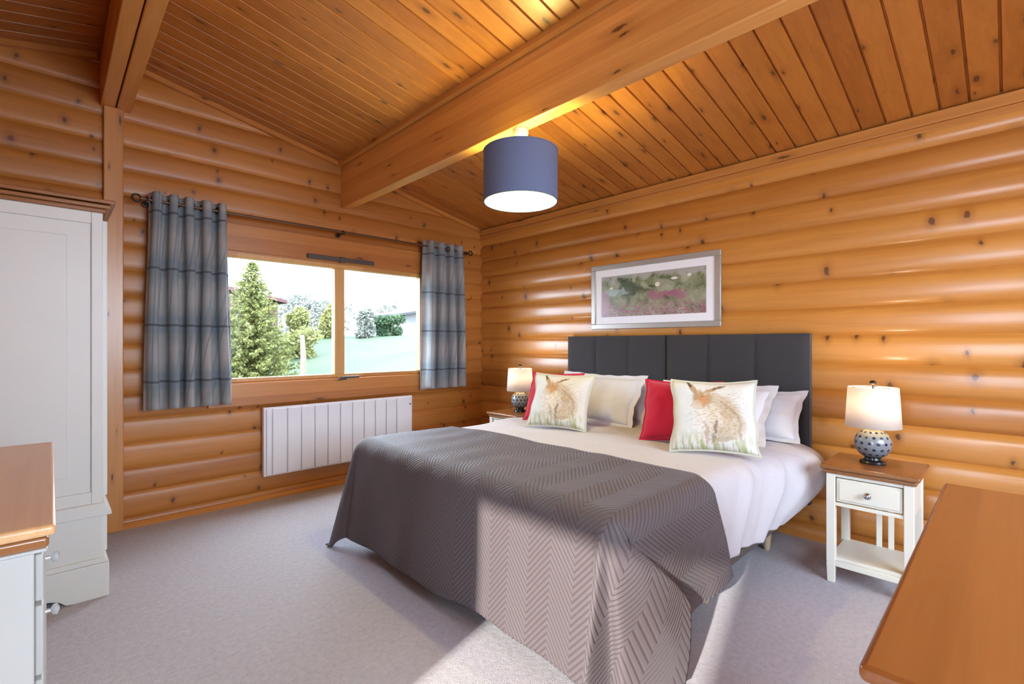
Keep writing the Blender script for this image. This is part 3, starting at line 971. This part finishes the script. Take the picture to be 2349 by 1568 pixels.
# ------------------------------------------------------------------ pendant
pen = thing('pendant_lamp', 'slate blue drum pendant lamp hanging lit from the beam', 'pendant lamp', (1.845, 1.850, 0))
MB().lathe([(.0, 2.362), (.042, 2.361), (.044, 2.345), (.036, 2.318), (.012, 2.312), (.0, 2.312)], n=32, caps=False).build('ceiling_rose', M['plastic'], pen, smooth=50)
MB().lathe([(.004, 2.236), (.005, 2.238), (.014, 2.24), (.010, 2.262), (.004, 2.27), (.004, 2.314)], n=16).build('flex', M['plastic'], pen, smooth=50)
s = MB().lathe([(.2015, 1.970), (.2015, 2.240)], n=80, caps=False).build('lamp_shade', M['shade_blue'], pen, smooth=60)
s = MB().lathe([(.1985, 1.972), (.1985, 2.238)], n=80, caps=False).build('shade_lining', M['shade_lining'], pen, smooth=60)
for z_ in (1.968, 2.237):
    MB().lathe([(.2035, z_), (.2035, z_ + .006), (.1965, z_ + .006), (.1965, z_), (.2035, z_)], n=80, caps=False).build('shade_rim', M['shade_blue'], pen, smooth=60)
mb = MB()
for k in range(3):
    a = 2 * pi * k / 3 + .4; mb.tube([(.012 * cos(a), .012 * sin(a), 2.225), (.15 * cos(a), .15 * sin(a), 2.225), (.199 * cos(a), .199 * sin(a), 2.236)], .002, 6)
mb.build('shade_spider', M['plastic'], pen)
MB().lathe([(.012, 2.205), (.014, 2.185), (.024, 2.165), (.030, 2.145), (.022, 2.122), (.004, 2.114)], n=28).build('bulb', M['bulb'], pen, smooth=60)
MB().lathe([(.014, 2.205), (.014, 2.235), (.008, 2.24)], n=20).build('lamp_holder', M['plastic'], pen, smooth=40)

# ------------------------------------------------------------------ curtains and pole
def curtain(label, x0, x1, z0, z1, folds, amp, yc, seed, flare=0.0):
    mb = MB(); nx, nz = 160, 50
    P, U = [], []
    ulen = 0
    for j in range(nz + 1):
        fz = j / nz; z = z1 - (z1 - z0) * fz
        row, ur = [], []; s = 0; last = None
        for i in range(nx + 1):
            f = i / nx
            sp = 1 + flare * fz
            x = x0 + (x1 - x0) * (.5 + (f - .5) * sp) + .006 * sin(f * 9 + fz * 5 + seed)
            a = amp * (.85 + .35 * fz)
            ph = f * folds * 2 * pi + .5 * sin(fz * 2.2 + seed) * fz + .25 * sin(f * 12 + seed)
            y = yc + a * cos(ph) + .25 * a * cos(2.0 * ph + 1 + fz) * fz
            x += .32 * a * sin(ph * 2) * .5
            zz = z - .006 * cos(ph) * fz
            p = Vector((x, y, zz)); row.append(p)
            if last is not None: s += (Vector((p.x, p.y)) - Vector((last.x, last.y))).length
            last = p; ur.append((s + seed * .07, (z1 - zz)))
        P.append(row); U.append(ur)
    o = mb.grid(P, U).build('curtain', M['plaid'], smooth=180, fixn=False)
    m_ = o.modifiers.new('t', 'SOLIDIFY'); m_.thickness = .003
    tag(o, label, 'curtain', 'checked curtains')
    for k in range(folds * 2):
        e = MB()
        f = (k + .5) / (folds * 2)
        x = x0 + (x1 - x0) * f
        n = 20
        for rr_, r2 in ((.024, .0035),):
            pts = [(x + .006 * (1 if k % 2 else -1) * cos(2 * pi * i / n), yc + rr_ * cos(2 * pi * i / n), 2.132 + rr_ * sin(2 * pi * i / n)) for i in range(n + 1)]
            e.tube(pts, r2, 6)
        e.build('eyelet_ring', M['dark_metal'], o)
    return o
curtain('left checked blue and grey curtain beside the wardrobe', .455, .915, .768, 2.185, 5, .048, 3.865, 1.0, .10)
curtain('right checked blue and grey curtain near the room corner', 2.575, 3.045, .765, 2.185, 4, .046, 3.865, 4.0, .10)
pole = thing('curtain_pole', 'thin bronze curtain pole across the top of the window', 'curtain pole', (1.76, 3.865, 2.13))
MB().tube([(-1.345, 0, .0), (1.33, 0, .0)], .009, 14).build('rod', M['rod'], pole, smooth=50)
for s in (-1, 1):
    n = 24; mb = MB()
    cx = s * 1.365
    mb.tube([(cx + .022 * cos(2 * pi * i / n), 0, .022 * sin(2 * pi * i / n)) for i in range(n + 1)], .0065, 8)
    mb.build('finial', M['dark_metal'], pole, smooth=60)
for x in (-1.31, .0, 1.30):
    mb = MB(); mb.tube([(x, 0, -.012), (x, .09, -.012)], .006, 10); mb.lathe([(.0, 0), (.020, .0), (.020, .008), (.0, .009)], (x, .088, -.012), 20, False, 'y')
    mb.tube([(x, -.011, -.012), (x, -.013, .0), (x, -.008, .010)], .005, 8)
    mb.lathe([(0, -.028), (.009, -.026), (.009, -.010), (0, -.008)], (x, 0, -.016), 14, False, 'y')
    mb.build('bracket', M['dark_metal'], pole, smooth=50)

# ------------------------------------------------------------------ radiator
rad = thing('radiator', 'white ribbed electric panel radiator on the wall below the window', 'radiator', (1.813, 3.93, .45))
rx0, rx1, rz0, rz1 = -.650, .650, -.262, .262
mb = MB(); mb.box(rx0, rx1, -.012, .034, rz0, rz1)
mb.build('casing', M['white'], rad, bevel=.006, seg=3)
mb = MB(); g = 1.329 - 1.813; xs = [rx0 + .012, rx0 + .056] + [g + .1066 * k for k in range(10)] + [rx1 - .012]
for i in range(len(xs) - 1):
    mb.box(xs[i] + .004, xs[i + 1] - .004, -.030, -.010, rz0 + .012, rz1 - .012)
mb.build('ribs', M['white'], rad, bevel=.005, seg=3)
MB().lathe([(.0, -.038), (.006, -.037), (.007, -.030), (.007, -.028)], (rx1 - .035, 0, .185), 16, False, 'y').build('control_knob', M['dark_metal'], rad, smooth=50)
for x in (-.45, .45): MB().box(x - .02, x + .02, .030, .050, -.2, .2).build('wall_bracket', M['white'], rad)

# ------------------------------------------------------------------ wardrobe
wr = thing('wardrobe', 'tall pale painted wardrobe with an oak cornice beside the corner post', 'wardrobe', (-.12, 3.46, 0))
# local: x from -.30 (back) to +.30 (front), y +-.46
fx, sy = .300, .460
mb = MB()
# upper carcass with framed end panels
mb.box(-.30, fx, -sy + .012, sy - .012, .43, 1.82)
for s in (-1, 1):
    y0, y1 = sorted((s * (sy - .012), s * sy))
    mb.box(fx - .042, fx, y0, y1, .43, 1.82); mb.box(-.30, -.258, y0, y1, .43, 1.82)
    mb.box(-.258, fx - .042, y0, y1, 1.765, 1.82); mb.box(-.258, fx - .042, y0, y1, .43, .50)
    y0, y1 = sorted((s * (sy - .012), s * (sy - .006)))
    mb.box(-.170, fx - .125, y0, y1, .58, 1.70)
mb.build('carcass', M['white_paint'], wr, bevel=.003)
mb = MB()
# plinth section with an arched skirt
def arch_panel(axis_len0, axis_len1, plane0, plane1, zt, axis):
    """skirt board with a shallow arch cut out of its lower edge"""
    L0, L1 = axis_len0, axis_len1
    a, b = L0 + (L1 - L0) * .30, L1 - (L1 - L0) * .24
    pts = [(L0, 0), (a - .03, 0)]
    for i in range(13):
        f = i / 12; pts.append((a + (b - a) * f, .045 * sin(pi * f) ** .5 + .004))
    pts += [(b + .03, 0), (L1, 0), (L1, zt), (L0, zt)]
    mb.prism(pts, axis, plane0, plane1)
# prism axis 'y' -> outline in (x, z)
for ya, yb in ((-sy - .016, -sy + .004), (sy - .004, sy + .016)):
    mb = MB(); arch_panel(-.31, fx + .022, ya, yb, .16, 'y')
    mb.build('side_skirt', M['white_paint'], wr, bevel=.003)
mb = MB()
mb.box(-.30, fx, -sy, sy, .05, .40)
mb.prism([(-.31, .16), (fx + .022, .16), (fx + .010, .185), (-.31, .185)], 'y', -sy - .012, sy + .012)
mb.prism([(-.31, .385), (fx + .032, .385), (fx + .030, .402), (fx + .010, .445), (-.31, .445)], 'y', -sy - .018, sy + .018)
mb.build('base_section', M['white_paint'], wr, bevel=.004)
mb = MB()
pts = [(-sy + .004, 0), (-sy + .22, 0)] + [(-sy + .22 + .48 * i / 12, .05 * sin(pi * i / 12) ** .5) for i in range(13)] + [(sy - .22, 0), (sy - .004, 0), (sy - .004, .16), (-sy + .004, .16)]
mb.prism(pts, 'x', fx, fx + .020)
mb.build('front_skirt', M['white_paint'], wr, bevel=.003)
for s in (-1, 1):
    y0, y1 = sorted((s * .005, s * (sy - .03)))
    d_ = MB(); d_.box(fx, fx + .018, y0, y1, .47, 1.79)
    d_.box(fx + .018, fx + .022, y0 + .07, y1 - .07, .56, 1.70)
    d_ = d_.build('door', M['white_paint'], wr, bevel=.003)
d_ = MB().box(fx, fx + .018, -sy + .04, sy - .04, .20, .37).build('drawer', M['white_paint'], wr, bevel=.003)
mb = MB()
mb.box(-.31, fx + .012, -sy - .008, sy + .008, 1.820, 1.840); mb.box(-.32, fx + .030, -sy - .022, sy + .022, 1.840, 1.858); mb.box(-.325, fx + .045, -sy - .036, sy + .036, 1.862, 1.880)
mb.build('cornice', M['oak'], wr, bevel=.005, seg=3)

# ------------------------------------------------------------------ chest of drawers (left foreground)
ch = thing('chest_of_drawers', 'pale painted chest of drawers with an oak top at the left edge of the photo', 'chest of drawers', (-.205, 1.78, 0))
cx, cy = .213, .530
mb = MB(); mb.box(-cx, cx, -cy, cy, .838, .860); mb.build('chest_top', M['oak_y'], ch, bevel=.008, seg=3)
mb = MB(); mb.box(-cx + .006, cx - .010, -cy + .010, cy - .010, .814, .837); mb.build('top_moulding', M['oak'], ch, bevel=.007, seg=3)
mb = MB(); mb.box(-cx + .01, cx - .012, -cy + .015, cy - .015, .806, .8135)
mb.box(-cx + .01, cx - .030, -cy + .022, cy - .022, .06, .806)
mb.box(-cx + .01, cx - .022, -cy + .016, cy - .016, 0, .09)
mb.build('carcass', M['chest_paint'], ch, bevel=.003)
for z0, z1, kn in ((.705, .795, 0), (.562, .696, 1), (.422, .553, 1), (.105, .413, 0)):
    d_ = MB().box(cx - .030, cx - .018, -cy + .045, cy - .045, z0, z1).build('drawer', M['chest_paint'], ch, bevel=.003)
    if kn:
        MB().lathe([(.006, 0), (.005, .010), (.013, .015), (.015, .023), (.005, .028)], (0, 0, 0), 20).build('knob', M['crystal'], d_, smooth=50,
            M4=Matrix.Translation((cx - .018, 0, (z0 + z1) / 2)) @ Matrix.Rotation(pi / 2, 4, 'Y'))

# ------------------------------------------------------------------ dressing table (right foreground)
dt = thing('dressing_table', 'glossy orange brown wooden table filling the lower right corner', 'table', (1.357, -.086, 0))
tx, ty = .594, .225
mb = MB(); mb.box(-tx, tx, -ty, ty, .757, .780); mb.build('table_top', M['oak_x'], dt, bevel=.009, seg=4)
mb = MB(); mb.box(-tx + .016, tx - .012, -ty + .012, ty - .014, .735, .756); mb.build('top_moulding', M['oak_x'], dt, bevel=.006, seg=3)
mb = MB(); mb.box(-tx + .03, tx - .03, -ty + .03, ty - .035, .590, .735); mb.build('frame', M['cream'], dt, bevel=.003)
for sx_ in (-1, 1):
    for sy_ in (-1, 1):
        x0, x1 = sorted((sx_ * (tx - .028), sx_ * (tx - .075))); y0, y1 = sorted((sy_ * (ty - .028) - (.005 if sy_ > 0 else 0), sy_ * (ty - .075) - (.005 if sy_ > 0 else 0)))
        MB().taper(x0, x1, y0, y1, 0, .60, .65).build('leg', M['cream'], dt, bevel=.003)
for k in range(3):
    y_ = ty - .035
    w_ = (2 * tx - .16) / 3; x0 = -tx + .08 + w_ * k
    d_ = MB().box(x0 + .006, x0 + w_ - .006, y_, y_ + .010, .610, .715).build('drawer', M['cream'], dt, bevel=.003)
    MB().lathe([(.006, 0), (.005, .008), (.012, .013), (.012, .018), (.003, .020)], (0, 0, 0), 20).build('knob', M['chrome'], d_, smooth=50,
        M4=Matrix.Translation((x0 + w_ / 2, y_ + .010, .662)) @ Matrix.Rotation(-pi / 2, 4, 'X'))

# ------------------------------------------------------------------ garden outside
def gz(x, y):
    d = y * .72 + x * .69
    return -.35 + 2.0 * smooth01((d - 7) / 17) - .9 * smooth01((x - 11) / 14) * smooth01((d - 12) / 10) + .35 * smooth01((d - 24) / 20)
mb = MB(); P = []
for i in range(61):
    P.append([(-18 + 58 * i / 60, 4.12 + 56 * (j / 60) ** 1.3, gz(-18 + 58 * i / 60, 4.12 + 56 * (j / 60) ** 1.3)) for j in range(61)])
def grass():
    t = NT('lawn')
    o = t.obj(); n = t.noise(o, .8, 4); n2 = t.noise(o, 60, 2)
    c = t.mix(n, (.044, .062, .034), (.060, .076, .046)); c = t.mix(t.math('MULTIPLY', n2, .4), c, (.030, .046, .030))
    return t.fin(c, .9, .1)
M['grass'] = grass()
tag(MB().grid(P).build('lawn', M['grass'], smooth=180), 'sloping garden lawn outside the window', 'lawn', kind='structure')
w = MB().box(-18, 40, -14, 4.1, -.62, -.42)
tag(w.build('ground', plain('gravel', (.42, .40, .37), .9, var=.2, vs=30)), 'gravel terrace round the lodge', 'ground', kind='structure')


def leafmat(name, c1, c2):
    t = NT(name)
    c = t.mix(t.noise(t.obj(), 6, 3), c1, c2)
    t.fin(c, .6, .2)
    tr = t.new('ShaderNodeBsdfTranslucent'); t.l.new(c, tr.inputs[0])
    mx = t.new('ShaderNodeMixShader'); mx.inputs[0].default_value = .35
    t.l.new(t.b.outputs[0], mx.inputs[1]); t.l.new(tr.outputs[0], mx.inputs[2])
    t.l.new(mx.outputs[0], t.n['Material Output'].inputs[0])
    return t.m
M['needle'] = leafmat('conifer needles', (.045, .058, .018), (.20, .20, .065))
M['leaf_y'] = leafmat('yellow green leaves', (.09, .10, .03), (.25, .24, .09))
M['leaf_g'] = leafmat('green leaves', (.025, .05, .03), (.07, .11, .045))
M['leaf_p'] = leafmat('pale grey leaves', (.09, .10, .085), (.20, .20, .17))
M['bark'] = plain('bark', (.11, .085, .065), .9, var=.3, vs=20)


def leaf(mb, p, s, rnd):
    a = Vector((rnd.uniform(-1, 1), rnd.uniform(-1, 1), rnd.uniform(-1, 1))).normalized()
    b = a.cross(Vector((rnd.uniform(-1, 1), rnd.uniform(-1, 1), rnd.uniform(-1, 1)))).normalized()
    p = Vector(p)
    mb.add([p - a * s, p + b * s * .45, p + a * s, p - b * s * .45], [(0, 1, 2, 3)])


def conifer(x, y, h, r, label, clear=.3, n=26, seed=1):
    rnd = random.Random(seed)
    z0 = gz(x, y)
    t = thing('conifer_tree', label, 'tree', (x, y, z0))
    MB().tube([(0, 0, -.1), (.01, 0, h * .5), (0, 0, h * .97)], [.07, .045, .008], 8).build('trunk', M['bark'], t, smooth=60)
    mb = MB()
    for lv in range(n):
        f = lv / (n - 1)
        z = clear + (h - clear) * f ** .95
        rr = r * (1 - f) ** .8 + .04
        nb = int(12 - 6 * f)
        for b in range(nb):
            a = 2 * pi * b / nb + lv * 1.3 + rnd.uniform(-.25, .25)
            L = rr * rnd.uniform(.75, 1.12)
            m = max(5, int(L * 34))
            for k in range(m):
                g = (k + 1) / m
                q = (cos(a) * L * g, sin(a) * L * g, z - .16 * L * sin(pi * .6 * g) + .10 * L * g * g)
                for e in range(3):
                    o_ = (rnd.gauss(0, .035 + .03 * (1 - g)), rnd.gauss(0, .035 + .03 * (1 - g)), rnd.gauss(-.01, .02))
                    leaf(mb, (q[0] + o_[0], q[1] + o_[1], q[2] + o_[2]), rnd.uniform(.035, .06), rnd)
    tag(mb.build('foliage', M['needle'], t, fixn=False), kind='stuff')


def bush(x, y, rx, ry, h, mat, label, seed=0, s=.09, n=2600, group=None):
    rnd = random.Random(seed); z0 = gz(x, y)
    t = thing('garden_bush', label, 'bush', (x, y, z0), 0, group)
    mb = MB()
    blobs = [(rnd.uniform(-.6, .6) * rx, rnd.uniform(-.6, .6) * ry, rnd.uniform(.05, .72) * h, rnd.uniform(.35, .6)) for _ in range(12)]
    for k in range(n):
        bx, by, bz, br = rnd.choice(blobs)
        d = Vector((rnd.gauss(0, 1), rnd.gauss(0, 1), rnd.gauss(0, 1))).normalized() * rnd.uniform(.55, 1.05)
        p = (bx + d.x * br * rx, by + d.y * br * ry, max(.03, bz + d.z * br * h * .55))
        leaf(mb, p, rnd.uniform(.6, 1.2) * s, rnd)
    tag(mb.build('foliage', mat, t, fixn=False), kind='stuff')
    st = MB()
    for k in range(5):
        a = k * 1.3; st.tube([(0.05 * cos(a), .05 * sin(a), -.1), (rx * .35 * cos(a), ry * .35 * sin(a), h * .6)], [.03, .01], 6)
    st.build('stem', M['bark'], t)

def wpt(px, t, y=None):
    u = (px - 1174.5) / 1100.0
    return ((.6934 + .7206 * u) * t, (.7206 - .6934 * u) * t)
conifer(3.66, 13.25, 3.15, 1.10, 'bright spruce tree in front of the red cabin outside the window', .40, 34, 3)
bush(7.70, 21.3, .55, .45, 1.5, M['leaf_y'], 'yellow green bush between the spruce and the window mullion', 11, n=2600)
bush(8.80, 20.4, .52, .40, 1.75, M['leaf_y'], 'tallest yellow green shrub just left of the window mullion', 12, n=2600)
bush(9.85, 19.4, .48, .40, 1.4, M['leaf_p'], 'pale grey green shrub just right of the window mullion', 13, n=2200)
bush(11.15, 19.7, .78, .5, 1.05, M['leaf_g'], 'dark green bush on the lawn in the right window pane', 14, n=3000)
bush(5.75, 16.6, .8, .7, 1.2, M['leaf_y'], 'low leafy shrub by the pale tree stump beside the spruce', 15, n=1800)
bush(18.6, 33.0, 1.3, 1.3, 3.6, M['leaf_p'], 'grey hazy tree rising beyond the pale lodge', 16, s=.14, n=1800)
bush(12.0, 31.5, 3.0, 2.0, 3.2, M['leaf_p'], 'distant pale trees along the sky behind the shrubs', 17, s=.16, n=2600)
# pale trunk beside the spruce
x_, y_ = 4.55, 12.3
tag(MB().tube([(x_, y_, gz(x_, y_) - .1), (x_ + .02, y_, gz(x_, y_) + .8), (x_, y_ + .02, gz(x_, y_) + 1.35)], [.085, .07, .05], 12).build('tree_stump', M['bark'], smooth=60),
    'pale bare trunk standing right of the spruce', 'tree trunk')


def cabin(x0, x1, y0, y1, eave, ridge, wallm, roofm, label, name, over=.35, deck=False):
    g = gz((x0 + x1) / 2, (y0 + y1) / 2) - .25
    t = thing(name, label, 'building', ((x0 + x1) / 2, (y0 + y1) / 2, g))
    X, Y = (x1 - x0) / 2, (y1 - y0) / 2; e, r = eave - g, ridge - g
    mb = MB(); mb.box(-X, X, -Y, Y, 0, e)
    mb.prism([(-X, e), (X, e), (0, r)], 'y', -Y, Y)
    mb.build('walls', wallm, t)
    mb = MB(); s = (r - e) / X; ov = over
    for sg in (-1, 1):
        mb.prism([(sg * (X + ov), e - s * ov + .02), (0, r + .02), (0, r + .14), (sg * (X + ov), e - s * ov + .14)], 'y', -Y - ov, Y + ov)
    mb.build('roof', roofm, t)
    for k in (-1, 1):
        wf = MB(); wf.box(k * X * .45 - .5, k * X * .45 + .5, -Y - .04, -Y + .02, e * .35, e * .8)
        f = wf.build('window', M['white_paint'], t)
        MB().box(k * X * .45 - .42, k * X * .45 + .42, -Y - .05, -Y - .035, e * .4, e * .76).build('pane', M['black'], f)
    return t
redwall = plain('red brown cladding', (.060, .018, .016), .7, var=.15)
redroof = plain('dark red roof', (.055, .018, .018), .8, var=.15)
paler = plain('pale render', (.12, .11, .11), .8)
greyroof = plain('grey slate roof', (.030, .028, .030), .8)
cabin(-4.2, 1.9, 14.8, 19.5, 3.3, 4.7, redwall, redroof, 'red brown lodge half hidden by the left curtain and spruce', 'garden_lodge', .5)
cabin(2.8, 6.0, 18.6, 22.0, 2.7, 3.0, redwall, redroof, 'small red cabin gable seen right of the spruce', 'garden_cabin', .25)
cabin(14.6, 22.0, 24.0, 29.0, 2.85, 3.5, paler, greyroof, 'pale lodge with a grey roof at the right of the window view', 'pale_lodge', .5)
# low red railing
fn = thing('garden_fence', 'low red timber railing at the foot of the spruce', 'fence', (2.9, 11.3, gz(2.9, 11.3)))
mb = MB(); mb.box(-1.4, 1.3, -.02, .02, .22, .40); mb.box(-1.4, 1.3, -.02, .02, .05, .14); mb.build('rail', redwall, fn)
for x in (-1.3, -.45, .4, 1.25): MB().box(x - .04, x + .04, -.05, .03, -.3, .46).build('fence_post', redwall, fn)
